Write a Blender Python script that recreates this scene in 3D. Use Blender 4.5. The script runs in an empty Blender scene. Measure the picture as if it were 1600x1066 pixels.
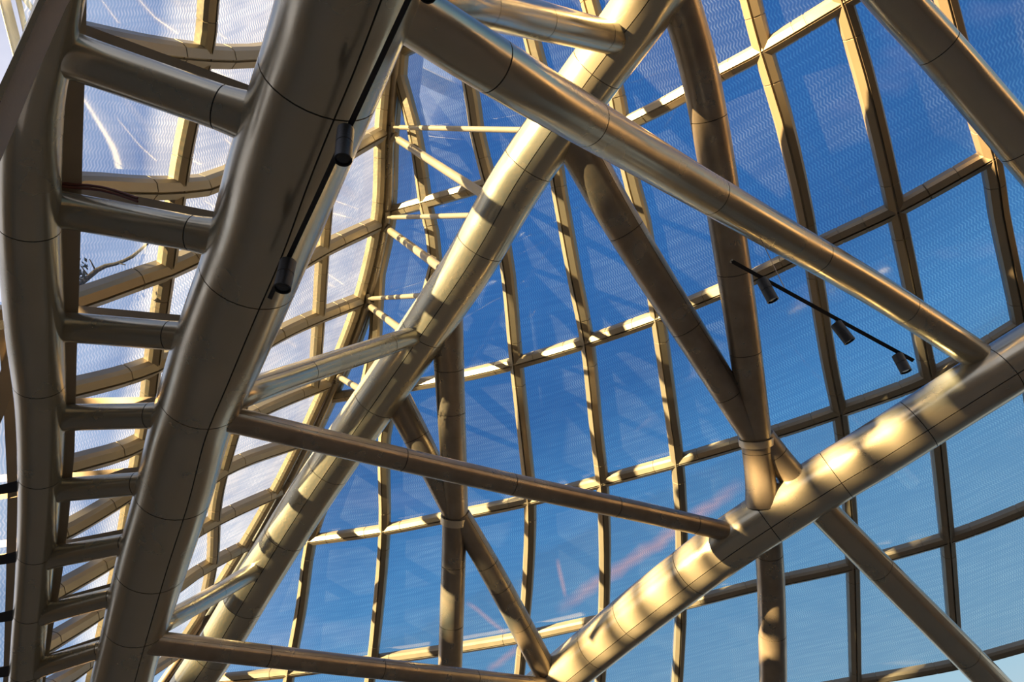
import bpy, bmesh, math, random
from mathutils import Vector, Matrix
random.seed(7)
S = bpy.context.scene
COL = S.collection
# ------------------------------------------------------------------ camera
F = 1155.0
CAM = Vector((0, 0, 1.6))
PITCH = math.radians(45)
cd = bpy.data.cameras.new('camera'); cam = bpy.data.objects.new('camera', cd); COL.objects.link(cam)
cam.location = CAM; cam.rotation_euler = (math.pi/2 + PITCH, 0, 0)
cd.sensor_width = 36; cd.lens = 36*F/1600; cd.clip_end = 500
S.camera = cam
RIGHT = Vector((1, 0, 0)); FWD = Vector((0, math.cos(PITCH), math.sin(PITCH))); UP = Vector((0, -math.sin(PITCH), math.cos(PITCH)))
# ------------------------------------------------------------------ light
SUNDIR = Vector((-.86, -.50, .03)).normalized()
sd = bpy.data.lights.new('sun', 'SUN'); sd.energy = 76; sd.angle = math.radians(.6); sd.color = (1, .68, .31)
so = bpy.data.objects.new('sun', sd); COL.objects.link(so)
so.rotation_euler = SUNDIR.to_track_quat('Z', 'Y').to_euler(); so.location = (-40, -20, 10)
W = bpy.data.worlds.new('sky'); S.world = W; W.use_nodes = True
nt = W.node_tree; nt.nodes.clear()
def wn(t, **k):
    n = nt.nodes.new(t)
    for a, b in k.items(): setattr(n, a, b)
    return n
tc = wn('ShaderNodeTexCoord'); sep = wn('ShaderNodeSeparateXYZ'); nt.links.new(tc.outputs['Generated'], sep.inputs[0])
ramp = wn('ShaderNodeValToRGB'); el = wn('ShaderNodeMath', operation='MULTIPLY_ADD'); el.inputs[1].default_value = -.3
nt.links.new(sep.outputs['X'], el.inputs[0]); nt.links.new(sep.outputs['Z'], el.inputs[2]); nt.links.new(el.outputs[0], ramp.inputs[0])
def srgb(r, g, b, k=1.0):
    f = lambda c: ((c/255+.055)/1.055)**2.4 if c > 10 else c/255/12.92
    return (f(r)*k, f(g)*k, f(b)*k, 1)
els = ramp.color_ramp.elements
els[0].position = 0.0; els[0].color = srgb(190, 196, 194)
els[1].position = 1.0; els[1].color = srgb(46, 96, 158)
for p, c in ((.19, srgb(144, 182, 202)), (.38, srgb(108, 162, 199)), (.50, srgb(82, 139, 186)), (.62, srgb(58, 107, 160)), (.75, srgb(58, 111, 168))):
    e = els.new(p); e.color = c
# a few faint pink evening cirrus streaks
mp = wn('ShaderNodeMapping'); mp.inputs['Scale'].default_value = (1.6, 5.5, 5.5); mp.inputs['Rotation'].default_value = (.5, .35, .6)
nt.links.new(tc.outputs['Generated'], mp.inputs[0])
nz = wn('ShaderNodeTexNoise'); nz.inputs['Scale'].default_value = 1.7; nz.inputs['Detail'].default_value = 6; nt.links.new(mp.outputs[0], nz.inputs['Vector'])
cr = wn('ShaderNodeMapRange'); cr.inputs[1].default_value = .60; cr.inputs[2].default_value = .80; cr.inputs[3].default_value = 0; cr.inputs[4].default_value = .22
nt.links.new(nz.outputs['Fac'], cr.inputs[0])
mx = wn('ShaderNodeMixRGB'); nt.links.new(cr.outputs[0], mx.inputs[0]); nt.links.new(ramp.outputs[0], mx.inputs[1]); mx.inputs[2].default_value = srgb(214, 190, 205)
# thin white haze and cloud towards the sunset side
dt = wn('ShaderNodeVectorMath', operation='DOT_PRODUCT'); nt.links.new(tc.outputs['Generated'], dt.inputs[0]); dt.inputs[1].default_value = (-.865, -.5, 0)
hz = wn('ShaderNodeMapRange', interpolation_type='SMOOTHSTEP'); nt.links.new(dt.outputs['Value'], hz.inputs[0]); hz.inputs[1].default_value = -.28; hz.inputs[2].default_value = .16; hz.inputs[3].default_value = 0; hz.inputs[4].default_value = 1
n2 = wn('ShaderNodeTexNoise'); n2.inputs['Scale'].default_value = 4.5; n2.inputs['Detail'].default_value = 6; nt.links.new(tc.outputs['Generated'], n2.inputs['Vector'])
c2 = wn('ShaderNodeMapRange'); nt.links.new(n2.outputs['Fac'], c2.inputs[0]); c2.inputs[1].default_value = .35; c2.inputs[2].default_value = .65; c2.inputs[3].default_value = .55; c2.inputs[4].default_value = 1.5
lo = wn('ShaderNodeMapRange'); nt.links.new(sep.outputs['Z'], lo.inputs[0]); lo.inputs[1].default_value = .3; lo.inputs[2].default_value = .9; lo.inputs[3].default_value = 1.0; lo.inputs[4].default_value = .35
mm = wn('ShaderNodeMath', operation='MULTIPLY'); nt.links.new(hz.outputs[0], mm.inputs[0]); nt.links.new(c2.outputs[0], mm.inputs[1])
m2_ = wn('ShaderNodeMath', operation='MULTIPLY', use_clamp=True); nt.links.new(mm.outputs[0], m2_.inputs[0]); nt.links.new(lo.outputs[0], m2_.inputs[1])
mh = wn('ShaderNodeMixRGB'); nt.links.new(m2_.outputs[0], mh.inputs[0]); nt.links.new(mx.outputs[0], mh.inputs[1]); mh.inputs[2].default_value = srgb(232, 230, 240)
# pink great-circle streaks painted into the sky colour
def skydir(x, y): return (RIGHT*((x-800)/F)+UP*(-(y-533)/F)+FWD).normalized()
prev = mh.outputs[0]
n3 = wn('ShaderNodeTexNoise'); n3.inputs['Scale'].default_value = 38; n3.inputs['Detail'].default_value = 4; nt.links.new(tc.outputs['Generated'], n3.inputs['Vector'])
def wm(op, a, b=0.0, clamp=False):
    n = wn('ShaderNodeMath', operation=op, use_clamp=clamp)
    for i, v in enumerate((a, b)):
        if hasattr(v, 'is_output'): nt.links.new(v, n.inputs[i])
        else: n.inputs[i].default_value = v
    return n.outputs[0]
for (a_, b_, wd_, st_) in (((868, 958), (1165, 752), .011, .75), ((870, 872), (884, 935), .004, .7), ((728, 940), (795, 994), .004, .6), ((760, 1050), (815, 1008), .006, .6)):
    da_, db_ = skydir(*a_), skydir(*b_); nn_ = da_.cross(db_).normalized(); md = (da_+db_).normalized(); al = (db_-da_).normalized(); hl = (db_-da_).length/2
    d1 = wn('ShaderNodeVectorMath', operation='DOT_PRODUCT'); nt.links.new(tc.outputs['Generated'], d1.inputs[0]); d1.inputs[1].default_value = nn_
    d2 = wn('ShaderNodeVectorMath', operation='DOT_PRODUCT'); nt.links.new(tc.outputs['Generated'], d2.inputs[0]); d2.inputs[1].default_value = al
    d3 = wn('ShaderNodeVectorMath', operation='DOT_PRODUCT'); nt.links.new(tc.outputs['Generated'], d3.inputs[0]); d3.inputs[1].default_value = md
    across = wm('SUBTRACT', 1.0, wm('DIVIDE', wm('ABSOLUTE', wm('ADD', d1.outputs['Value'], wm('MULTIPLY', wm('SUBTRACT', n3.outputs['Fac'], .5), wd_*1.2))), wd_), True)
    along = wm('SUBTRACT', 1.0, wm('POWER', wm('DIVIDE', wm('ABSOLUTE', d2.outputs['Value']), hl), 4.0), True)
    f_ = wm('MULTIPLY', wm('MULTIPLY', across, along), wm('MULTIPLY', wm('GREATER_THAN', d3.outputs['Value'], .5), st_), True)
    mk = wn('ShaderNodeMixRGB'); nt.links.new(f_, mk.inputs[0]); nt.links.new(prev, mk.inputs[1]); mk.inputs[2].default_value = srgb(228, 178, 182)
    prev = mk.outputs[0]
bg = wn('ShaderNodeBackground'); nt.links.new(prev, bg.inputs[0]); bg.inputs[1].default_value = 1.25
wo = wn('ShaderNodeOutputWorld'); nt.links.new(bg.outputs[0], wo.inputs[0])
S.view_settings.view_transform = 'Standard'; S.view_settings.look = 'None'; S.view_settings.gamma = 1
S.view_settings.use_curve_mapping = False; S.view_settings.exposure = 0.0

# ------------------------------------------------------------------ helpers
def at(px, py, d):
    return CAM + RIGHT*((px-800)/F*d) + UP*(-(py-533)/F*d) + FWD*d
def interp(tab, t):
    """piecewise linear with linear extrapolation; tab sorted by key"""
    n = len(tab)
    i = 0
    while i < n-2 and t > tab[i+1][0]: i += 1
    (a, va), (b, vb) = tab[i], tab[i+1]
    return va + (vb-va)*(t-a)/(b-a)
def smoothtab(tab, t):
    n = len(tab)
    if t <= tab[0][0] or t >= tab[-1][0] or n < 3: return interp(tab, t)
    i = 0
    while i < n-2 and t > tab[i+1][0]: i += 1
    def slope(k):
        if k == 0: return (tab[1][1]-tab[0][1])/(tab[1][0]-tab[0][0])
        if k == n-1: return (tab[-1][1]-tab[-2][1])/(tab[-1][0]-tab[-2][0])
        return (tab[k+1][1]-tab[k-1][1])/(tab[k+1][0]-tab[k-1][0])
    h = tab[i+1][0]-tab[i][0]; u = (t-tab[i][0])/h
    m0, m1 = slope(i)*h, slope(i+1)*h
    return (2*u**3-3*u*u+1)*tab[i][1] + (u**3-2*u*u+u)*m0 + (-2*u**3+3*u*u)*tab[i+1][1] + (u**3-u*u)*m1

def tag(o, label=None, cat=None, group=None, kind=None):
    if label: o['label'] = label
    if cat: o['category'] = cat
    if group: o['group'] = group
    if kind: o['kind'] = kind
    return o
def empty(name, loc):
    o = bpy.data.objects.new(name, None); o.empty_display_size = .2; o.location = loc; COL.objects.link(o); return o
def mesh(name, verts, faces, mat, parent=None, uvs=None, sharp=35, smooth=True):
    """verts in world space; the object sits at its parent (or at its own first vertex)"""
    org = Vector((0, 0, 0))
    p = parent
    while p is not None: org += p.location; p = p.parent
    loc = Vector((0, 0, 0))
    if parent is None:
        loc = sum((Vector(v) for v in verts), Vector())/len(verts); org = loc
    me = bpy.data.meshes.new(name)
    me.from_pydata([tuple(Vector(v)-org) for v in verts], [], faces)
    if uvs is not None:
        ul = me.uv_layers.new(name='UVMap')
        for lp in me.loops: ul.data[lp.index].uv = uvs[lp.vertex_index]
    if smooth:
        me.polygons.foreach_set('use_smooth', [True]*len(me.polygons))
        me.set_sharp_from_angle(angle=math.radians(sharp))
    me.materials.append(mat); me.update()
    o = bpy.data.objects.new(name, me); o.location = loc; COL.objects.link(o)
    if parent: o.parent = parent
    return o

# ------------------------------------------------------------------ materials
def material(name):
    m = bpy.data.materials.new(name); m.use_nodes = True
    t = m.node_tree; t.nodes.clear()
    return m, t
def nn(t, kind, ins=None, **k):
    n = t.nodes.new(kind)
    for a, b in k.items(): setattr(n, a, b)
    for a, b in (ins or {}).items():
        if hasattr(b, 'is_output'): t.links.new(b, n.inputs[a])
        else: n.inputs[a].default_value = b
    return n
def metal(name, col, col2, rough=.36, metallic=.85, scale=2.2, bump=.02, wear=.5):
    m, t = material(name)
    c = nn(t, 'ShaderNodeTexCoord')
    n1 = nn(t, 'ShaderNodeTexNoise', {'Vector': c.outputs['Object'], 'Scale': scale, 'Detail': 4.0, 'Roughness': .5})
    n2 = nn(t, 'ShaderNodeTexNoise', {'Vector': c.outputs['Object'], 'Scale': scale*22, 'Detail': 3.0})
    r = nn(t, 'ShaderNodeMapRange', {0: n1.outputs['Fac'], 1: .22, 2: .82, 3: 0.0, 4: wear})
    mixc = nn(t, 'ShaderNodeMixRGB', {0: r.outputs[0], 1: (*col, 1), 2: (*col2, 1)})
    rr = nn(t, 'ShaderNodeMapRange', {0: n1.outputs['Fac'], 1: .3, 2: .75, 3: rough-.06, 4: rough+.10})
    b = nn(t, 'ShaderNodeBump', {'Strength': .12, 'Distance': bump, 'Height': n2.outputs['Fac']})
    p = nn(t, 'ShaderNodeBsdfPrincipled', {'Base Color': mixc.outputs[0], 'Metallic': metallic, 'Roughness': rr.outputs[0], 'Normal': b.outputs[0]})
    nn(t, 'ShaderNodeOutputMaterial', {0: p.outputs[0]})
    return m
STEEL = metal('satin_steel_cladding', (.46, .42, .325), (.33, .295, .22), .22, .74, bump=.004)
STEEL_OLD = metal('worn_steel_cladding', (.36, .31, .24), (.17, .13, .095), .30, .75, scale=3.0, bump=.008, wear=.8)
FRAME = metal('glazing_bar_metal', (.26, .215, .15), (.21, .165, .11), .40, .6, bump=.003)
FLAT = metal('glazing_frame_flat', (.30, .25, .19), (.22, .18, .13), .5, .5, bump=.003)
CORE = metal('joint_shadow_gap', (.02, .018, .015), (.015, .012, .01), .7, .0)
BLACK = metal('black_powder_coat', (.010, .010, .011), (.016, .016, .016), .4, .1)
WHITE = metal('white_painted_steel', (.8, .8, .78), (.7, .7, .68), .4, .0)
BRASS = metal('collar_steel', (.66, .58, .44), (.5, .42, .3), .28, .9)
STONE = metal('limestone', (.30, .23, .16), (.24, .18, .12), .8, 0, scale=.4)
STONE_L = metal('pale_limestone', (.20, .145, .095), (.16, .115, .07), .8, 0, scale=.4)
PAINT = metal('pale_paint', (.80, .72, .66), (.66, .58, .52), .5, .1)
FLOORM = metal('floor_stone', (.21, .18, .135), (.17, .145, .105), .6, 0, scale=.5)

def glass(name, tint, frit_col, frit, base, refl):
    m, t = material(name)
    uv = nn(t, 'ShaderNodeUVMap'); sp = nn(t, 'ShaderNodeSeparateXYZ', {0: uv.outputs[0]})
    def M(op, a, b=0.0, c=0.0): return nn(t, 'ShaderNodeMath', {0: a, 1: b, 2: c}, operation=op).outputs[0]
    big = nn(t, 'ShaderNodeTexNoise', {'Vector': uv.outputs[0], 'Scale': 1.3, 'Detail': 3.0}).outputs['Fac']
    mpn = nn(t, 'ShaderNodeMapping', {'Vector': uv.outputs[0], 'Scale': (1.2, 16.0, 1.0)})
    rows = nn(t, 'ShaderNodeTexNoise', {'Vector': mpn.outputs[0], 'Scale': 1.0, 'Detail': 2.0}).outputs['Fac']
    wig = M('SINE', M('MULTIPLY', sp.outputs['Y'], 2*math.pi*9.5))
    ph = M('ADD', M('MULTIPLY', sp.outputs['X'], 2*math.pi*24), M('MULTIPLY', wig, 1.5))
    st = M('SINE', ph)
    stm = nn(t, 'ShaderNodeMapRange', {0: st, 1: -.3, 2: .8, 3: 0.0, 4: 1.0}).outputs[0]
    rm = nn(t, 'ShaderNodeMapRange', {0: rows, 1: .38, 2: .62, 3: .35, 4: 1.0}).outputs[0]
    bm_ = nn(t, 'ShaderNodeMapRange', {0: big, 1: .35, 2: .65, 3: .6, 4: 1.0}).outputs[0]
    pat = M('MULTIPLY', M('MULTIPLY', stm, rm), bm_)
    fac = M('ADD', M('MULTIPLY', pat, frit), M('MULTIPLY', bm_, base))
    tcol = nn(t, 'ShaderNodeMixRGB', {0: pat, 1: tuple(c*k for c, k in zip(tint, (.52, .66, .80)))+(1,), 2: (*tint, 1)})
    tr = nn(t, 'ShaderNodeBsdfTransparent', {0: tcol.outputs[0]})
    gl = nn(t, 'ShaderNodeBsdfGlossy', {0: (1, 1, 1, 1), 'Roughness': .03})
    lw = nn(t, 'ShaderNodeLayerWeight', {0: .35})
    rf = M('MULTIPLY_ADD', lw.outputs['Fresnel'], refl, .004)
    m1 = nn(t, 'ShaderNodeMixShader', {0: rf, 1: tr.outputs[0], 2: gl.outputs[0]})
    df = nn(t, 'ShaderNodeBsdfDiffuse', {0: (*frit_col, 1)}); tl = nn(t, 'ShaderNodeBsdfTranslucent', {0: (*frit_col, 1)})
    m2 = nn(t, 'ShaderNodeMixShader', {0: .6, 1: df.outputs[0], 2: tl.outputs[0]})
    m3 = nn(t, 'ShaderNodeMixShader', {0: fac, 1: m1.outputs[0], 2: m2.outputs[0]})
    nn(t, 'ShaderNodeOutputMaterial', {0: m3.outputs[0]})
    return m
GLASS_R = glass('fritted_glass', (.97, .985, 1.0), (.70, .84, .98), .05, .015, .2)
GLASS_L = glass('pale_fritted_glass', (.96, .97, 1.0), (.62, .74, .98), .07, .06, .05)  # left panes: larger pale-blue diffuse share than the right ones
GLASS_D, _t = material('lamp_lens')
nn(_t, 'ShaderNodeOutputMaterial', {0: nn(_t, 'ShaderNodeBsdfPrincipled', {'Base Color': (.02, .02, .022, 1), 'Roughness': .08}).outputs[0]})

# ------------------------------------------------------------------ sweep builders
def catmull(pts, sub):
    """pts: list of tuples of floats (x,y,z,r); returns smooth samples"""
    n = len(pts)
    if n == 2:
        return [tuple(a+(b-a)*k/sub for a, b in zip(*pts)) for k in range(sub+1)]
    out = []
    for i in range(n-1):
        p0 = pts[i-1] if i else tuple(2*a-b for a, b in zip(pts[0], pts[1]))
        p1, p2 = pts[i], pts[i+1]
        p3 = pts[i+2] if i+2 < n else tuple(2*a-b for a, b in zip(pts[-1], pts[-2]))
        for k in range(sub):
            u = k/sub
            out.append(tuple(.5*((2*b)+(c-a)*u+(2*a-5*b+4*c-d)*u*u+(3*b-a-3*c+d)*u**3) for a, b, c, d in zip(p0, p1, p2, p3)))
    out.append(pts[-1]); return out
class Path:
    def __init__(s, pts4, sub=8):
        sm = catmull(pts4, sub)
        s.p = [Vector(q[:3]) for q in sm]; s.r = [q[3] for q in sm]
        s.L = [0]
        for a, b in zip(s.p, s.p[1:]): s.L.append(s.L[-1]+(b-a).length)
        s.len = s.L[-1]
    def at(s, t):
        x = max(0, min(1, t))*s.len
        i = 0
        while i < len(s.L)-2 and x > s.L[i+1]: i += 1
        u = (x-s.L[i])/max(1e-9, s.L[i+1]-s.L[i])
        return s.p[i].lerp(s.p[i+1], u), s.r[i]+(s.r[i+1]-s.r[i])*u, 
    def tan(s, t):
        e = .02
        return (s.at(min(1, t+e))[0]-s.at(max(0, t-e))[0]).normalized()
def frame(T, ref):
    side = T.cross(ref).normalized(); front = side.cross(T).normalized()
    return side, front
def shell(name, path, t0, t1, a0, a1, ref, mat, parent, sides=32, rf=1.0, lip=.945, step=.12):
    """a cladding sheet: arc a0..a1 (degrees, 90 = towards ref) between t0 and t1, closed by lips at its rims"""
    n = max(2, int((t1-t0)*path.len/step)+1)
    full = abs(a1-a0) >= 359.9
    m = max(3, int(sides*(a1-a0)/360))
    vs, fs = [], []
    ts = [t0+(t1-t0)*k/n for k in range(n+1)]
    rings = [(ts[0], lip)]+[(t, 1) for t in ts]+[(ts[-1], lip)]
    cnt = m if full else m+3
    for t, k in rings:
        p, r = path.at(t); T = path.tan(t); sd_, fr = frame(T, ref)
        angs = [math.radians(a0+(a1-a0)*j/m) for j in range(m if full else m+1)]
        row = [p+(sd_*math.cos(a)+fr*math.sin(a))*r*rf*k for a in angs]
        if not full:
            row = [p+(sd_*math.cos(angs[0])+fr*math.sin(angs[0]))*r*rf*lip]+row+[p+(sd_*math.cos(angs[-1])+fr*math.sin(angs[-1]))*r*rf*lip]
        vs += row
    for i in range(len(rings)-1):
        for j in range(cnt if full else cnt-1):
            a = i*cnt+j; b = i*cnt+(j+1) % cnt
            fs.append((a, b, b+cnt, a+cnt))
    return mesh(name, vs, fs, mat, parent)
def px4(pts, taper=1.0):
    return [(*at(x, y, d), w*d/F/2*taper) for x, y, w, d in pts]

def tube(name, label, pts, cuts, seam=None, mat=STEEL, cat='steel tube', group=None, gap=.010, collars=(), flare=(1, 1), seamdeg=1.6):
    P = px4(pts)
    mid = at(*[sum(p[k] for p in pts)/len(pts) for k in (0, 1)], sum(p[3] for p in pts)/len(pts))
    path = Path(P)
    if flare != (1, 1):
        for i in range(len(path.p)):
            x = path.L[i]; r0 = P[0][3]
            for end, f in enumerate(flare):
                if f == 1: continue
                dd = x if end == 0 else path.len-x
                k = max(0, 1-dd/(r0*2.2)); path.r[i] *= 1+(f-1)*k*k
    root = empty(name, P[0][:3]); tag(root, label, cat, group)
    ref = (CAM-mid).normalized()
    shell('core', path, .0, 1., 0, 360, ref, CORE, root, sides=32, rf=.95, lip=.9, step=.12)
    ed = [0]+list(cuts)+[1]; g = gap/path.len/2
    for a, b in zip(ed, ed[1:]):
        a2, b2 = a+(g if a > 0 else 0), b-(g if b < 1 else 0)
        if seam is None:
            shell('cladding_panel', path, a2, b2, 0, 360, ref, mat, root)
        else:
            # seam: -1..1 across the visible width; positive to the side of T x ref
            sa = math.degrees(math.acos(max(-1, min(1, seam))))
            shell('cladding_panel', path, a2, b2, sa+seamdeg/2, sa+180-seamdeg/2, ref, mat, root)
            shell('cladding_panel', path, a2, b2, sa-180+seamdeg/2, sa-seamdeg/2, ref, mat, root)
    for t, wdt, k in collars:
        h = wdt/path.len/2
        shell('collar', path, max(0, t-h), min(1, t+h), 0, 360, ref, BRASS, root, rf=k)
    return root, path, ref

# glazing bar section: two facets meeting at a recessed joint, flat against the glass
PROF = [(-.5, -.35), (-.5, .05), (-.40, .28), (-.06, .46), (-.045, .30), (.045, .30), (.06, .46), (.40, .28), (.5, .05), (.5, -.35)]
def bar(name, pts, nrm, width, mat, parent, prof=PROF, joints=(), depth=1.0, sharp=22):
    """pts world points, nrm inward normals, width list"""
    st = []
    n = len(pts)
    L = [0]
    for a, b in zip(pts, pts[1:]): L.append(L[-1]+(b-a).length)
    tot = L[-1]
    keys = [(x, 1.0) for x in L]
    for j in joints:
        x = j if j > 0 else tot+j
        if .03 < x < tot-.03: keys += [(x-.009, 1.0), (x-.006, .93), (x+.006, .93), (x+.009, 1.0)]
    keys.sort(key=lambda q: q[0])
    vs, fs = [], []
    c = len(prof)
    for x, k in keys:
        i = 0
        while i < n-2 and x > L[i+1]: i += 1
        u = (x-L[i])/max(1e-9, L[i+1]-L[i])
        p = pts[i].lerp(pts[i+1], u); N = nrm[i].lerp(nrm[i+1], u).normalized(); w = width[i]+(width[i+1]-width[i])*u
        T = (pts[min(n-1, i+1)]-pts[i]).normalized()
        if 0 < i and u < .5: T = (T+(pts[i]-pts[i-1]).normalized()).normalized() if u < 1e-6 else T
        sd_ = T.cross(N).normalized(); N2 = sd_.cross(T).normalized()
        for a, b in prof: vs.append(p+sd_*a*w*k+N2*b*w*k*depth)
    m = len(keys)
    for i in range(m-1):
        for j in range(c):
            a = i*c+j; b = i*c+(j+1) % c
            fs.append((a, b, b+c, a+c))
    fs.append(tuple(range(c))); fs.append(tuple(reversed(range((m-1)*c, m*c))))
    return mesh(name, vs, fs, mat, parent, sharp=sharp)
BOX = [(-.5, -.5), (-.5, .5), (.5, .5), (.5, -.5)]
def flatbar(name, pts, mat, parent, thick=.06, n_ref=None):
    """pts (px, py, w_px, d): rectangular bar facing the viewer side"""
    P = [at(x, y, d) for x, y, w, d in pts]; Wd = [w*d/F for x, y, w, d in pts]
    N = [n_ref or (CAM-p).normalized() for p in P]
    vs, fs = [], []
    for i, p in enumerate(P):
        T = (P[min(i+1, len(P)-1)]-P[max(0, i-1)]).normalized(); sd_ = T.cross(N[i]).normalized(); N2 = sd_.cross(T)
        for a, b in BOX: vs.append(p+sd_*a*Wd[i]+N2*b*thick)
    for i in range(len(P)-1):
        for j in range(4):
            a = i*4+j; b = i*4+(j+1) % 4; fs.append((a, b, b+4, a+4))
    fs.append((0, 1, 2, 3)); e = (len(P)-1)*4; fs.append((e+3, e+2, e+1, e))
    return mesh(name, vs, fs, mat, parent, sharp=30)

# ------------------------------------------------------------------ surfaces of the two glass walls
def dR(x, y):
    f = (x-600)/600.0
    f = f if f < .7 else .7+.35*math.tanh((f-.7)/.35)
    w = 17+.0022*(x-600)+(960-y)*(.0045+.0085*f)
    return 271/max(12, min(33, w))
E_TAB = [(-200, 640), (60, 620), (200, 608), (340, 602), (470, 573), (590, 527), (770, 440), (950, 332), (1070, 250), (1200, 160)]   # the corner: x by y
def xE(y): return smoothtab(E_TAB, y)
def dK(y): return 4.75+.0040*y
def dL(x, y):
    xe = xE(y); t = (x-60)/(xe-60)
    k = 1/(dK(y)+1.5); e = 1/dR(xe, y)
    return 1/max(.05, k+(e-k)*t)
def surf(x, y, fn): return at(x, y, fn(x, y))
def normal(x, y, fn):
    a = surf(x+4, y, fn)-surf(x-4, y, fn); b = surf(x, y+4, fn)-surf(x, y-4, fn)
    n = a.cross(b).normalized()
    return n if n.dot(CAM-surf(x, y, fn)) > 0 else -n
def gridpoint(cx, ry, x0=800, y0=500):
    x, y = x0, y0
    for _ in range(60):
        y2 = ry(x); x2 = cx(y2)
        x, y = x+(x2-x)*.7, y+(y2-y)*.7
    return x, y
def build_wall(root, cols, rows, fn, gmat, wcol, wrow, off, minw=10, skip_pane=lambda i, j: False, show_col=None, show_row=None):
    nC, nR = len(cols), len(rows)
    nodes = {(i, j): gridpoint(cols[i], rows[j]) for i in range(nC) for j in range(nR)}
    def run(fixed_col, k, a, b):
        (xa, ya), (xb, yb) = a, b
        pts, nr, wd = [], [], []
        n = 6
        for q in range(n+1):
            u = q/n
            if fixed_col: y = ya+(yb-ya)*u; x = cols[k](y)
            else: x = xa+(xb-xa)*u; y = rows[k](x)
            pts.append(surf(x, y, fn)); nr.append(normal(x, y, fn)); wd.append(wcol if fixed_col else wrow)
        return pts, nr, wd
    for i in range(nC):
        for j in range(nR-1):
            a, b = nodes[i, j], nodes[i, j+1]
            if show_col and not show_col(i, j, a, b): continue
            bar('mullion', *run(True, i, a, b), FRAME, root, joints=(.42, -.42))
    for j in range(nR):
        for i in range(nC-1):
            a, b = nodes[i, j], nodes[i+1, j]
            if abs(a[0]-b[0]) < minw: continue
            if show_row and not show_row(i, j, a, b): continue
            bar('transom', *run(False, j, a, b), FRAME, root, joints=(.42, -.42))
    for i in range(nC-1):
        for j in range(nR-1):
            if skip_pane(i, j): continue
            c = [nodes[i, j], nodes[i+1, j], nodes[i, j+1], nodes[i+1, j+1]]
            if max(abs(c[0][0]-c[1][0]), abs(c[2][0]-c[3][0])) < minw: continue
            n = 4; vs, uvs, fs = [], [], []
            for q in range(n+1):
                for p in range(n+1):
                    u, v = p/n, q/n
                    x = (c[0][0]*(1-u)+c[1][0]*u)*(1-v)+(c[2][0]*(1-u)+c[3][0]*u)*v
                    y = (c[0][1]*(1-u)+c[1][1]*u)*(1-v)+(c[2][1]*(1-u)+c[3][1]*u)*v
                    for _ in range(8):
                        x = cols[i](y)*(1-u)+cols[i+1](y)*u
                        y = rows[j](x)*(1-v)+rows[j+1](x)*v
                    vs.append(surf(x, y, fn)-normal(x, y, fn)*off)
            o0 = vs[0]; eu = (vs[n]-vs[0]).normalized(); ev = (vs[-1]-vs[0]); ev = (ev-eu*ev.dot(eu)).normalized()
            uvs = [((v-o0).dot(eu)+i*3.1, (v-o0).dot(ev)+j*2.7) for v in vs]
            for q in range(n):
                for p in range(n):
                    a = q*(n+1)+p; fs.append((a, a+1, a+n+2, a+n+1))
            mesh('glass_pane', vs, fs, gmat, root, uvs=uvs)
    return nodes
def T(tab):
    tab = sorted(tab); return lambda t: smoothtab(tab, t)
def X(tab):   # polyline given as (x,y) -> x by y
    tab = sorted((y, x) for x, y in tab); return lambda t: smoothtab(tab, t)

# ------------------------------------------------------------------ setting
def box(name, c, s, mat, label):
    x, y, z = [q/2 for q in s]
    vs = [Vector(c)+Vector((a*x, b*y, d*z)) for a in (-1, 1) for b in (-1, 1) for d in (-1, 1)]
    fs = [(0, 1, 3, 2), (4, 6, 7, 5), (0, 4, 5, 1), (2, 3, 7, 6), (0, 2, 6, 4), (1, 5, 7, 3)]
    return tag(mesh(name, vs, fs, mat, smooth=False), label, kind='structure')
box('floor', (-4, 6, -.1), (80, 60, .2), FLOORM, 'warm stone floor of the hall below the frame')
def prism(name, poly, y0, y1, mat, parent):
    n = len(poly)
    vs = [Vector((x, y0, z)) for x, z in poly]+[Vector((x, y1, z)) for x, z in poly]
    fs = [tuple(range(n)), tuple(reversed(range(n, 2*n)))]+[(i, n+i, n+(i+1) % n, (i+1) % n) for i in range(n)]
    return mesh(name, vs, fs, mat, parent, smooth=False)
# unseen wall added behind the viewer, stepped and slotted to shape the low sun
wb = empty('wall_sun_mask', (0, -9, 0)); tag(wb, 'unseen limestone wall added behind the viewer to shape the sunlight', kind='structure')
Y0, Y1 = -9.12, -9.0
prism('mask_base', [(-60, 0), (34, 0), (34, 7.2), (-60, 7.2)], Y0, Y1, STONE, wb)
prism('mask_panel', [(-60, 7.2), (-38.2, 7.2), (-38.2, 8.3), (-39.5, 8.3), (-41.7, 7.75), (-60, 7.3)], Y0, Y1, STONE, wb)
prism('mask_panel', [(-39.5, 8.3), (-28.1, 8.3), (-28.1, 10.0), (-30, 9.75), (-33.6, 9.35), (-36.4, 8.85)], Y0, Y1, STONE, wb)
prism('mask_panel', [(-28.1, 7.2), (-22.6, 7.2), (-22.6, 8.55), (-28.1, 8.1)], Y0, Y1, STONE, wb)
prism('mask_panel', [(-28.1, 8.5), (-22.6, 9.0), (-22.6, 10.4), (-24.5, 10.35), (-28.1, 10.0)], Y0, Y1, STONE, wb)
for x, w in ((-27.6, 1.0), (-26.0, .5), (-24.6, .45), (-23.2, .6)):
    prism('mask_bar', [(x-w/2, 8.0), (x+w/2, 8.0), (x+w/2, 9.0), (x-w/2, 9.0)], Y0, Y1, STONE, wb)
prism('mask_panel', [(-22.6, 7.2), (-20.4, 7.2), (-20.4, 10.45), (-21.7, 10.43), (-21.7, 8.95), (-22.6, 8.95)], Y0, Y1, STONE, wb)
prism('mask_panel', [(-22.6, 9.5), (-21.7, 9.5), (-21.7, 10.43), (-22.6, 10.4)], Y0, Y1, STONE, wb)
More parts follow.
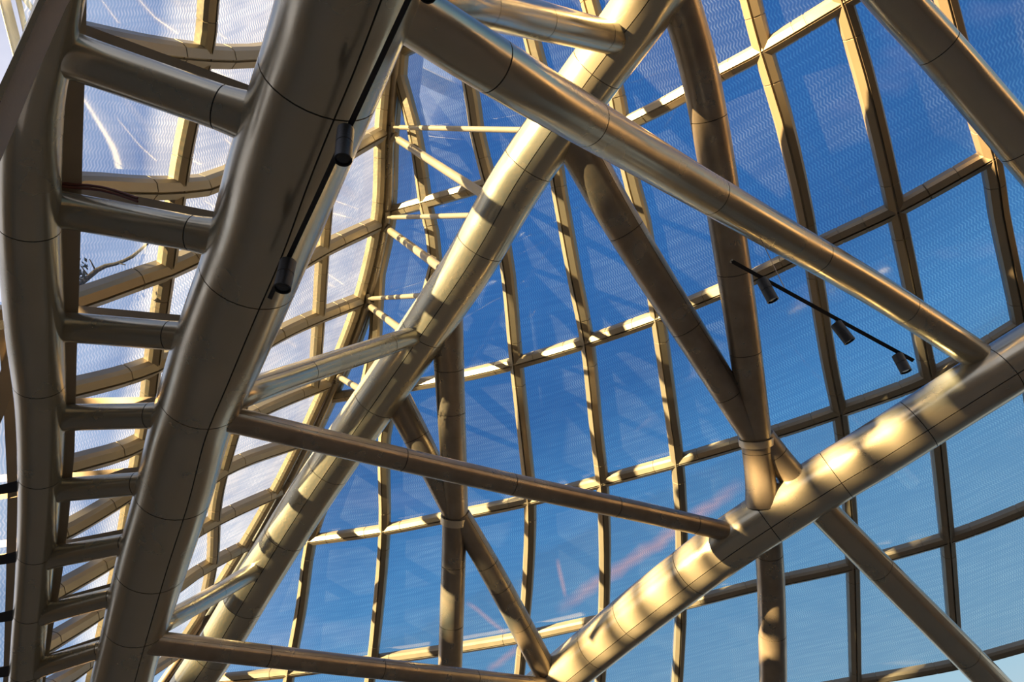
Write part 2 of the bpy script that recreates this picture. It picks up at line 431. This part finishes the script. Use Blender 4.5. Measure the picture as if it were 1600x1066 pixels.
prism('mask_panel', [(-20.4, 7.2), (34, 7.2), (34, 9.9), (-18.6, 9.9), (-18.6, 10.45), (-20.4, 10.45)], Y0, Y1, STONE, wb)
for x, w in ((-36.4, .5), (-34.6, .45), (-33.1, .5), (-31.7, .4), (-30.2, .55), (-29.1, .4)):
    prism('mask_bar', [(x-w/2, 7.2), (x+w/2, 7.2), (x+w/2, 8.3), (x-w/2, 8.3)], Y0, Y1, STONE, wb)
box('wall_sun_bounce', (16, 1.5, 5.5), (.4, 21, 11), STONE_L, 'unseen limestone wall added on the right for warm sun bounce')  # out-of-view wall added to bounce warm sunlight onto the tubes
box('wall_left_lower', (-11, 6, 2), (.4, 30, 4), STONE, 'low limestone wall on the left of the hall')
box('wall_front', (2, 21, 2.5), (28, .4, 5), STONE, 'low limestone wall below the far end of the glass')

# right glass wall
m_b = X([(590, 300), (588, 436), (586, 520), (562, 640), (508, 780), (485, 845), (470, 950), (453, 1045), (440, 1150)])
m_a = X([(600, -60), (618, 93), (648, 211), (665, 326), (680, 410), (640, 540), (606, 650), (599, 700), (600, 830), (585, 1005), (570, 1120)])
m_c = X([(690, -80), (735, 140), (745, 210), (765, 290), (790, 405), (805, 560), (820, 700), (828, 790), (825, 900), (815, 1020), (805, 1120)])
m_d = X([(810, -20), (832, 70), (852, 150), (870, 280), (882, 350), (900, 450), (917, 535), (932, 680), (942, 770), (945, 900), (938, 1066), (930, 1140)])
m_e = X([(895, -90), (925, 22), (962, 149), (982, 272), (1001, 335), (1028, 500), (1042, 600), (1058, 720), (1065, 830), (1064, 960), (1058, 1080)])
m_f = X([(1040, -60), (1080, 110), (1122, 320), (1150, 500), (1178, 660), (1195, 800), (1203, 950), (1206, 1100)])
m_g = X([(1150, -90), (1172, 0), (1194, 85), (1225, 190), (1257, 330), (1275, 440), (1298, 580), (1312, 645), (1327, 780), (1333, 890), (1337, 1066), (1338, 1150)])
m_h = X([(1280, -110), (1315, 0), (1344, 94), (1372, 203), (1400, 328), (1428, 462), (1441, 534), (1453, 594), (1466, 694), (1481, 844), (1488, 933), (1495, 1030), (1500, 1140)])
m_i = X([(1440, -140), (1478, 0), (1510, 120), (1549, 247), (1562, 333), (1597, 506), (1625, 700), (1640, 900), (1650, 1100)])
m_j = X([(1610, -140), (1660, 100), (1700, 250), (1760, 500), (1790, 800), (1810, 1100)])
cE = lambda y: xE(y)+4
cols = [cE, lambda y: max(m_b(y), xE(y)+6), lambda y: max(m_a(y), xE(y)+8), m_c, m_d, m_e, m_f, m_g, m_h, m_i, m_j]
r0 = T([(560, 110), (700, 45), (900, -45), (1100, -140), (1350, -260), (1700, -420)])
r1 = T([(540, 352), (609, 332), (680, 312), (758, 289), (850, 255), (930, 220), (993, 187), (1050, 158), (1110, 123), (1190, 80), (1312, 6), (1420, -60), (1700, -220)])
r2 = T([(430, 642), (510, 624), (545, 618), (643, 603), (728, 587), (807, 568), (920, 534), (1028, 496), (1110, 463), (1178, 434), (1288, 381), (1400, 328), (1550, 244), (1620, 203), (1800, 90)])
r3 = T([(350, 862), (485, 845), (600, 829), (690, 811), (826, 783), (942, 753), (1058, 722), (1160, 692), (1230, 671), (1312, 643), (1453, 590), (1600, 505), (1800, 380)])
r4 = T([(250, 1072), (348, 1062), (447, 1052), (600, 1031), (683, 1019), (810, 998), (912, 976), (1060, 947), (1180, 917), (1325, 885), (1484, 841), (1600, 797), (1820, 700)])
r5 = T([(150, 1230), (600, 1190), (1060, 1112), (1200, 1091), (1340, 1066), (1490, 1040), (1600, 1011), (1820, 950)])
rows = [r0, r1, r2, r3, r4, r5]
wr = empty('wall_right', surf(1000, 900, dR)); tag(wr, 'large blue glass wall of curved bronze glazing bars on the right', kind='structure')
def sc(i, j, a, b):
    if i in (1, 2):
        my = (a[1]+b[1])/2
        return cols[i](my) > xE(my)+14
    return True
build_wall(wr, cols, rows, dR, GLASS_R, .235, .225, .10, show_col=sc)

# left glass wall
M1 = X([(338, -80), (328, 0), (322, 70), (291, 220), (278, 300), (262, 415), (242, 555), (229, 660), (206, 780), (188, 880), (165, 980), (140, 1090), (120, 1200)])
M3 = X([(580, -80), (545, 60), (480, 300), (420, 500), (352, 725), (338, 790), (331, 890), (300, 1000), (240, 1120)])
M2 = X([(560, -80), (545, 100), (530, 200), (513, 306), (505, 400), (498, 515), (490, 620), (470, 800)])
lcols = [lambda y: 55.0, M1, lambda y: min(M3(y), xE(y)-6), lambda y: min(max(M2(y), M3(y)+8), xE(y)-4), lambda y: xE(y)-12]
lr = [[(40, -190), (300, -160), (450, -190), (640, -260)],
      [(40, 48), (130, 60), (230, 78), (340, 90), (420, 86), (520, 60), (640, 0)],
      [(40, 300), (130, 292), (250, 296), (345, 283), (480, 195), (630, 90)],
      [(40, 495), (125, 470), (210, 440), (300, 405), (430, 310), (545, 238), (612, 200)],
      [(40, 628), (120, 608), (190, 590), (255, 565), (370, 486), (480, 405), (610, 342)],
      [(40, 748), (115, 728), (225, 690), (330, 600), (430, 527), (580, 463)],
      [(30, 862), (100, 832), (200, 772), (300, 702), (412, 640), (530, 592)],
      [(30, 958), (90, 925), (185, 868), (270, 797), (350, 735), (470, 690)],
      [(20, 1042), (80, 1005), (165, 950), (240, 885), (317, 825), (445, 764)],
      [(20, 1108), (95, 1066), (145, 1030), (220, 968), (295, 904), (400, 845)],
      [(20, 1180), (140, 1110), (250, 1040), (340, 975)]]
lrows = [T(r) for r in lr]
wl = empty('wall_left', surf(300, 900, dL)); tag(wl, 'pale glass wall of close glazing bars on the left behind the ladder frame', kind='structure')
def scl(i, j, a, b):
    if i == 0: return False
    my = (a[1]+b[1])/2
    if i == 3: return lcols[3](my) < xE(my)-25 and M2(my) > M3(my)+20
    return True
build_wall(wl, lcols, lrows, dL, GLASS_L, .22, .27, .12, show_col=scl)
# corner tube between the two glass walls, with its clips
cp = []
for y in range(-150, 1180, 95):
    x = xE(y)+2; d = dR(x, y)-.1; cp.append((x, y, .17*F/d, d))
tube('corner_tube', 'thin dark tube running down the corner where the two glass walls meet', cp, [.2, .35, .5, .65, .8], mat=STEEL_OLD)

# ------------------------------------------------------------------ the three great chords
A_PTS = [(575, -90, 212, 4.35), (544, 0, 204, 4.6), (507, 105, 191, 4.95), (450, 258, 174, 5.5), (401, 400, 152, 6.15), (343, 548, 138, 6.75), (301, 660, 120, 7.35), (272, 770, 113, 7.8), (239, 880, 105, 8.2), (207, 1000, 92, 8.7), (188, 1075, 89, 9.0), (168, 1150, 86, 9.3)]
A, pA, refA = tube('chord_tube', 'thickest dark steel tube, running down the left with a black light rail on it', A_PTS, [.10, .30, .46, .60, .71, .80, .90], seam=-.42, gap=.012, seamdeg=1.8)
B_PTS = [(1050, -60, 104, 7.75), (994, 27, 97, 8.3), (910, 140, 91, 8.9), (811, 280, 85, 9.5), (733, 413, 80, 10.1), (640, 550, 75, 10.8), (546, 686, 71, 11.4), (472, 795, 69, 11.8), (400, 910, 67, 12.1), (340, 1010, 65, 12.4), (260, 1130, 63, 12.8)]
B, pB, refB = tube('chord_tube', 'long straight steel tube with the brightest sunlit golden side, crossing the middle', B_PTS, [.10, .2, .29, .4, .5, .6, .7, .8, .88], seam=.0, seamdeg=1.8)
C_PTS = [(800, 1120, 66, 12.5), (860, 1070, 68, 12.25), (935, 1008, 71, 11.8), (1030, 932, 76, 11.1), (1142, 848, 80, 10.5), (1279, 759, 82, 10.25), (1376, 700, 84, 10.0), (1476, 636, 86, 9.8), (1560, 583, 87, 9.65), (1680, 508, 88, 9.5)]
C, pC, refC = tube('chord_tube', 'thick sun-streaked steel tube climbing to the right across the lower right', C_PTS, [.1, .2, .29, .42, .55, .66, .78, .9], seam=.36, seamdeg=2.0)
K_PTS = [(112, -60, 58, 4.6), (88, 30, 66, 4.9), (59, 130, 80, 5.2), (48, 210, 87, 5.5), (46, 330, 87, 5.95), (54, 500, 81, 6.6), (64, 640, 68, 7.25), (62, 780, 58, 7.85), (54, 900, 51, 8.4), (45, 1000, 47, 8.8), (39, 1075, 45, 9.1), (30, 1150, 44, 9.4)]
K, pK, refK = tube('column_tube', 'curved upright steel tube at the left edge, carrying the ladder rungs', K_PTS, [.245, .43, .56, .68, .78, .88], cat='steel tube')
for y, l in ((290, 30), (505, 34), (762, 42), (872, 40), (962, 38), (1048, 36)):
    d = dK(y)+.05
    flatbar('bracket', [(36, y-4, 17, d), (8, y+2, 15, d), (8-l, y+8, 12, d)], BLACK, K, .05)
flatbar('glazing_fin', [(114, -40, 38, 5.1), (113, 60, 37, 5.3), (109, 180, 37, 5.75), (107, 280, 36, 6.1), (106, 420, 32, 6.6), (105, 545, 26, 7.1), (105, 700, 20, 7.75), (98, 800, 18, 8.2), (89, 890, 16, 8.6), (75, 980, 14, 9.0), (62, 1075, 13, 9.4)], FLAT, K, .10)

# ------------------------------------------------------------------ ladder rungs
RUNGS = [((78, 75, 72), (402, 188, 70)), ((72, 323, 58), (352, 374, 56)), ((76, 509, 48), (308, 528, 46)), ((84, 653, 42), (268, 649, 40)),
         ((80, 767, 37), (244, 754, 36)), ((75, 872, 34), (224, 845, 32)), ((68, 960, 31), (203, 926, 30)), ((58, 1045, 29), (182, 1007, 28)), ((50, 1118, 27), (165, 1078, 26))]
ordw = ['topmost, broadest', 'second', 'third', 'fourth', 'fifth', 'sixth', 'seventh', 'lowest fully visible', 'cut off']
for i, (a, b) in enumerate(RUNGS):
    da, db = dK(a[1])+.08, interp([(y, d) for x, y, w, d in A_PTS], b[1])
    lab = {0: 'broad topmost rung tube between the edge column and the thickest dark tube', 8: 'bottom rung tube of the ladder frame, at the lower edge of the picture'}.get(i, '%s rung tube from the top of the ladder frame at the left' % (['', 'second', 'third', 'fourth', 'fifth', 'sixth', 'seventh', 'eighth'][i] if i < 8 else ''))
    R_, pr, rf_ = tube('rung_tube', lab, [(*a, da), ((a[0]+b[0])/2, (a[1]+b[1])/2, (a[2]+b[2])/2, (da+db)/2), (*b, db)], [.82], group='rungs of the ladder frame', flare=(1.12, 1.22))
    up = a[2]*.5+2
    flatbar('glazing_fin', [(a[0]+14, a[1]-up, a[2]*.34, da+.32), (b[0], b[1]-up*.98, b[2]*.34, db+.32)], FLAT, R_, .12)

# ------------------------------------------------------------------ web tubes
def web(label, pts, cuts, **k): return tube(k.pop('name', 'brace_tube'), label, pts, cuts, **k)
web('long diagonal steel tube from the thickest tube at top to the far right chord', [(545, -40, 96, 4.5), (648, 25, 93, 4.85), (800, 121, 86, 5.35), (1038, 262, 66, 7.0), (1210, 362, 57, 8.1), (1370, 455, 51, 9.0), (1556, 575, 46, 9.85)], [.12, .24, .45, .64, .81])
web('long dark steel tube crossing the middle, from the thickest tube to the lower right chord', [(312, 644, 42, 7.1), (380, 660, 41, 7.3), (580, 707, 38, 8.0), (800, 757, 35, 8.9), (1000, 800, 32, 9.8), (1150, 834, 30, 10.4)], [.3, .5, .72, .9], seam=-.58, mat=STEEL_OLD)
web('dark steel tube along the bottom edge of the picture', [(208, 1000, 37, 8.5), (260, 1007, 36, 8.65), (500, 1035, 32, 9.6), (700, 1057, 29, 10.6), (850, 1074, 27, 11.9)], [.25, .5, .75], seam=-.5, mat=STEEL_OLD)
web('short strut from the thickest tube up to the golden tube, above the middle', [(320, 636, 46, 6.95), (392, 611, 44, 7.3), (500, 574, 38, 8.6), (632, 530, 32, 10.2), (652, 523, 31, 10.5)], [.4, .82], seam=-.55)
web('short strut from the thickest tube to the golden tube, near the bottom left', [(215, 997, 32, 8.45), (262, 970, 31, 8.75), (330, 932, 28, 10.0), (398, 892, 27, 11.8), (412, 884, 27, 12.0)], [.5], seam=-.5)
web('grey-blue strut at the top edge running into the golden tube', [(600, -40, 84, 4.9), (700, -4, 75, 5.4), (800, 22, 62, 6.5), (900, 46, 53, 7.6), (962, 61, 48, 8.3)], [.3, .6, .92])
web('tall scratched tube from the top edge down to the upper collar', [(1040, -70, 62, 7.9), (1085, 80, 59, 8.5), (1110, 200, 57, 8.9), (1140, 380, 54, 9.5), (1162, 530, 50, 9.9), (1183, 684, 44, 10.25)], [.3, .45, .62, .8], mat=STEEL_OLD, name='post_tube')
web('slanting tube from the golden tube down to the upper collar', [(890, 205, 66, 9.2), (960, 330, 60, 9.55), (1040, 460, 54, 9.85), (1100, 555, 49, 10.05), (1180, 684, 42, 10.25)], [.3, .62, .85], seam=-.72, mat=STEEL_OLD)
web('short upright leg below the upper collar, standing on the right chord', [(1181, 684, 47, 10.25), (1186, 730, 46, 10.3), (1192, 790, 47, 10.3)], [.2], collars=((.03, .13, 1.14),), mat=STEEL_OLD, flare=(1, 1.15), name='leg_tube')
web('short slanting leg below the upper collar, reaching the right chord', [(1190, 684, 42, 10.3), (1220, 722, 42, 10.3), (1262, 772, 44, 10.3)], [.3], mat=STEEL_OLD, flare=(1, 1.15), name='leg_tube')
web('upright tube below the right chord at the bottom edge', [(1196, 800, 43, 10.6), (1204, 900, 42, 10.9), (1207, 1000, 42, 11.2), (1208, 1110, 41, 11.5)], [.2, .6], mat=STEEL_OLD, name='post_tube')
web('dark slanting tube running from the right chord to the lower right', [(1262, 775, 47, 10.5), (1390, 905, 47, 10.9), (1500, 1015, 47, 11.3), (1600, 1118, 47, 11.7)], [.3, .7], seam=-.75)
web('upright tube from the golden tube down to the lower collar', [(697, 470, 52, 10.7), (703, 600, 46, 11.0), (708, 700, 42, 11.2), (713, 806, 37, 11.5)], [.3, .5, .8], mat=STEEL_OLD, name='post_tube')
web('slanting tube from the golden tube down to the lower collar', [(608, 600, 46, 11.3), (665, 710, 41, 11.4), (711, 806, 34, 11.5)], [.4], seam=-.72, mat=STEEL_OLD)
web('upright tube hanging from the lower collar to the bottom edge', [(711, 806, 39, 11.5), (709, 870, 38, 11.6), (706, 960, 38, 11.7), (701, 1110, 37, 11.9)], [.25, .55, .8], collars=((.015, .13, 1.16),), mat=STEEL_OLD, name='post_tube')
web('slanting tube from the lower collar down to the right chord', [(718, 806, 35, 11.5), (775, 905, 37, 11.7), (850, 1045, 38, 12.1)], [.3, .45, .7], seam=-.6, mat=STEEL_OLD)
web('scratched tube crossing the upper right corner', [(1330, -80, 70, 6.7), (1398, 0, 69, 6.9), (1475, 85, 68, 7.1), (1600, 232, 68, 7.3), (1700, 350, 68, 7.5)], [.35, .7])

# ------------------------------------------------------------------ tie rods from the corner to the golden tube
def rod(label, a, b, w, lug=True):
    xa, ya = a; xb, yb = b
    da = dR(xE(ya), ya)-.25
    db = interp([(y, d) for x, y, w_, d in B_PTS], yb)
    root = empty('tie_rod', at(xa, ya, da)); tag(root, label, 'tie rod', 'thin tie rods from the corner to the golden tube')
    n = 2
    path = Path([(*at(xa, ya, da), .05), (*at((xa+xb)/2, (ya+yb)/2, 2/(1/da+1/db)), .05), (*at(xb, yb, db), .05)])
    path.r = [w*11.5/F/2]*len(path.r)
    ref = (CAM-path.p[0]).normalized()
    rd = shell('rod', path, .07, 1, 0, 360, ref, FRAME, root, sides=14)
    path2 = Path([(*path.at(0)[0], .025), (*path.at(.08)[0], .025)], 4)
    shell('fork_pin', path2, 0, 1, 0, 360, ref, BRASS, rd, sides=10)
    v = path.tan(0); s_, f_ = frame(v, ref)
    pl = Path([(*(path.p[0]-s_*.09), .045), (*(path.p[0]+s_*.09), .045)], 3)
    shell('lug', pl, 0, 1, 0, 360, ref, FRAME, root, sides=12)
rod('topmost level tie rod from the glass corner to the golden tube', (614, 199), (850, 204), 8)
rod('topmost slanting tie rod from the glass corner to the golden tube', (616, 214), (765, 310), 13)
rod('middle level tie rod from the glass corner to the golden tube', (605, 340), (765, 336), 8)
rod('middle slanting tie rod from the glass corner to the golden tube', (606, 358), (690, 420), 13)
rod('third level tie rod from the glass corner to the golden tube', (575, 467), (692, 460), 8)
rod('third slanting tie rod from the glass corner to the golden tube', (577, 478), (636, 522), 12)
rod('lowest short slanting tie rod from the glass corner to the golden tube', (528, 588), (572, 614), 11)

# ------------------------------------------------------------------ light rails and spotlights
def rail(label, pts, wires=()):
    root = empty('light_rail', at(pts[0][0], pts[0][1], pts[0][3])); tag(root, label, 'light rail')
    rl = flatbar('rail', pts, BLACK, root, .03)
    flatbar('conductor_slot', [(x, y, w*.35, d-.016) for x, y, w, d in pts], CORE, rl, .004)
    for a, b in wires:
        p, q = at(*a), at(*b)
        pw = Path([(*p, .004), (*q, .004)], 3)
        shell('suspension_wire', pw, 0, 1, 0, 360, (CAM-p).normalized(), FLAT, root, sides=6)
    return root
rail('black light rail fixed along the thickest dark tube', [(655, -40, 9, 3.85), (640, -5, 9, 3.95), (545, 200, 9, 4.55), (492, 315, 8, 5.0), (422, 465, 7, 5.65)])
rail('thin black light rail hanging over the blue glass at the right', [(1143, 408, 6, 6.9), (1290, 489, 6, 7.35), (1426, 563, 6, 7.8)], wires=(((1187, 370, 7.9), (1228, 455, 7.15)),))
def spot(label, a, b, w, d, d2, rail_pt):
    pa, pb = at(*a, d), at(*b, d2); r = w*d/F/2
    ax = (pb-pa).normalized(); ref = (CAM-pa).normalized()
    root = empty('spotlight', pa); tag(root, label, 'spotlight', 'black cylinder spotlights on the rails')
    Lh = (pb-pa).length
    P_ = Path([(*pa, r), (*pb, r)], 6)
    shell('body', P_, 0, .46, 0, 360, ref, BLACK, root, sides=24, lip=.0)
    shell('body', P_, .485, .97, 0, 360, ref, BLACK, root, sides=24, lip=.86)
    shell('joint_ring', P_, .44, .50, 0, 360, ref, CORE, root, sides=24, rf=.95, lip=.5)
    rim = shell('rim', P_, .96, 1, 0, 360, ref, BLACK, root, sides=24, rf=1.03, lip=.84)
    # lens disc, set back
    c = pb-ax*.012; s_, f_ = frame(ax, ref)
    vs = [c+(s_*math.cos(k*math.pi/10)+f_*math.sin(k*math.pi/10))*r*.88 for k in range(20)]+[c+ax*.006]
    mesh('lens', vs, [(k, (k+1) % 20, 20) for k in range(20)], GLASS_D, rim)
    rp = at(*rail_pt)
    pm = pa+ax*Lh*.12
    pk = Path([(*rp, .018), (*rp.lerp(pm, .6), .016), (*pm, .016)], 4)
    shell('bracket', pk, 0, 1, 0, 360, ref, BLACK, root, sides=10)
spot('larger upper spotlight on the rail along the thickest dark tube', (540, 203), (536, 250), 27, 4.5, 4.35, (546, 198, 4.54))
spot('lower spotlight near the end of the rail along the thickest dark tube', (450, 410), (441, 451), 26, 5.35, 5.2, (447, 412, 5.4))
spot('spotlight peeking in at the top edge beside the long diagonal tube', (672, -40), (668, -6), 26, 4.0, 3.9, (655, -40, 3.86))
spot('left spotlight of the three on the hanging rail', (1190, 437), (1208, 470), 18, 7.05, 6.95, (1192, 435, 7.05))
spot('middle spotlight of the three on the hanging rail', (1306, 506), (1328, 534), 18, 7.4, 7.3, (1308, 500, 7.4))
spot('right spotlight of the three on the hanging rail', (1402, 555), (1416, 581), 17, 7.7, 7.6, (1402, 551, 7.72))

# ------------------------------------------------------------------ left edge: near beam, outer lattice, narrow window strip
q = empty('edge_beam', at(100, -30, 4.6)); tag(q, 'flat pale beam slanting across the top left corner', 'beam')
flatbar('web_plate', [(118, -60, 34, 4.6), (85, 0, 34, 4.7), (40, 100, 36, 4.8), (8, 175, 38, 4.95), (-30, 260, 40, 5.1)], PAINT, q, .10)
flatbar('flange', [(100, -60, 8, 4.52), (66, 0, 8, 4.62), (22, 98, 9, 4.72), (-12, 172, 10, 4.87), (-50, 258, 10, 5.02)], STEEL, q, .14)
for lab, a, b, w in (('broad white outdoor bar in the top left corner', (2, -20), (34, 105), 16), ('thin white outdoor bar in the top left corner, beside the broad one', (22, -30), (46, 75), 8), ('white outdoor bar slanting to the right in the top left corner', (24, -20), (70, 38), 8)):
    r = empty('outdoor_bar', at(*a, 12)); tag(r, lab, 'steel bar')
    flatbar('bar', [(*a, w, 12), (*b, w, 12.6)], WHITE, r, .15); flatbar('edge_lip', [(a[0]-w*.4, a[1], w*.2, 11.9), (b[0]-w*.4, b[1], w*.2, 12.5)], WHITE, r, .12)
wn1 = empty('window_1', at(10, 1000, 10.2)); tag(wn1, 'narrow strip of blue windows in dark frames at the left edge', kind='structure')
flatbar('window_frame', [(6, 480, 20, 8.0), (16, 600, 20, 8.5), (22, 760, 17, 9.1), (18, 900, 14, 9.7), (12, 1090, 13, 10.4)], FLAT, wn1, .10)
for y, x1 in ((770, 30), (868, 28), (960, 24), (1045, 22)):
    flatbar('window_frame', [(-60, y+14, 12, 9.1+(y-760)*.004), (x1, y, 12, 9.1+(y-760)*.004)], FLAT, wn1, .10)
flatbar('window_frame', [(-40, 720, 22, 8.6), (-4, 640, 22, 8.5), (30, 530, 22, 8.2)], FLAT, wn1, .10)
ys = [470, 770, 868, 960, 1045, 1130]
for a, b in zip(ys, ys[1:]):
    da, db = 8.2+(a-480)*.0036, 8.2+(b-480)*.0036
    vs = [at(-70, a+8, da+.1), at(20, a, da+.1), at(18, b, db+.1), at(-70, b+8, db+.1)]
    mesh('glass_pane', vs, [(0, 1, 2, 3)], GLASS_R, wn1, uvs=[(0, 0), (.6, 0), (.6, .8), (0, .8)])

# ------------------------------------------------------------------ a twig outside the left glass and a cable on the second rung
BARK = metal('dark_bark', (.05, .038, .03), (.035, .027, .02), .8, 0, scale=8)
LEAF = metal('dark_leaf', (.045, .055, .03), (.03, .035, .02), .6, 0, scale=8)
CABLE = metal('dark_red_cable', (.10, .025, .02), (.08, .02, .015), .5, 0)
tb = empty('twig', at(128, 440, 9.2)); tag(tb, 'dark leafy twig seen through the third pane down behind the ladder frame', 'twig')
tp = Path([(*at(x, y, 9.2), r) for x, y, r in ((118, 450, .035), (135, 436, .032), (158, 418, .030), (182, 412, .022), (205, 402, .022), (222, 388, .017), (240, 372, .012))], 5)
shell('stem', tp, 0, 1, 0, 360, (CAM-tp.p[0]).normalized(), BARK, tb, sides=9)
for a, b in (((150, 424), (140, 405)), ((185, 411), (196, 414)), ((140, 434), (126, 415))):
    q2 = Path([(*at(*a, 9.2), .012), (*at(*b, 9.15), .006)], 3); shell('side_shoot', q2, 0, 1, 0, 360, (CAM-tp.p[0]).normalized(), BARK, tb, sides=6)
vs, fs = [], []
for k in range(60):
    c = at(127+random.gauss(0, 6), 427+random.gauss(0, 11), 9.2+random.uniform(-.12, .12))
    u = Vector((random.gauss(0, 1), random.gauss(0, 1), random.gauss(0, 1))).normalized(); v = u.orthogonal().normalized(); L_ = random.uniform(.025, .045); i = len(vs)
    vs += [c-u*L_, c+v*L_*.4, c+u*L_, c-v*L_*.4]; fs.append((i, i+1, i+2, i+3))
fo = mesh('foliage', vs, fs, LEAF, tb, smooth=False); fo['kind'] = 'stuff'
cb = empty('cable', at(100, 288, 6.2)); tag(cb, 'dark red cable lying on the second rung tube beside the edge column', 'cable')
for dy in (0, 5):
    cpth = Path([(*at(x, y+dy, d), .012) for x, y, d in ((96, 286, 6.05), (120, 289, 6.1), (150, 291, 6.12), (180, 298, 6.15), (215, 310, 6.15))], 5)
    shell('strand', cpth, 0, 1, 0, 360, (CAM-cpth.p[0]).normalized(), CABLE, cb, sides=8)
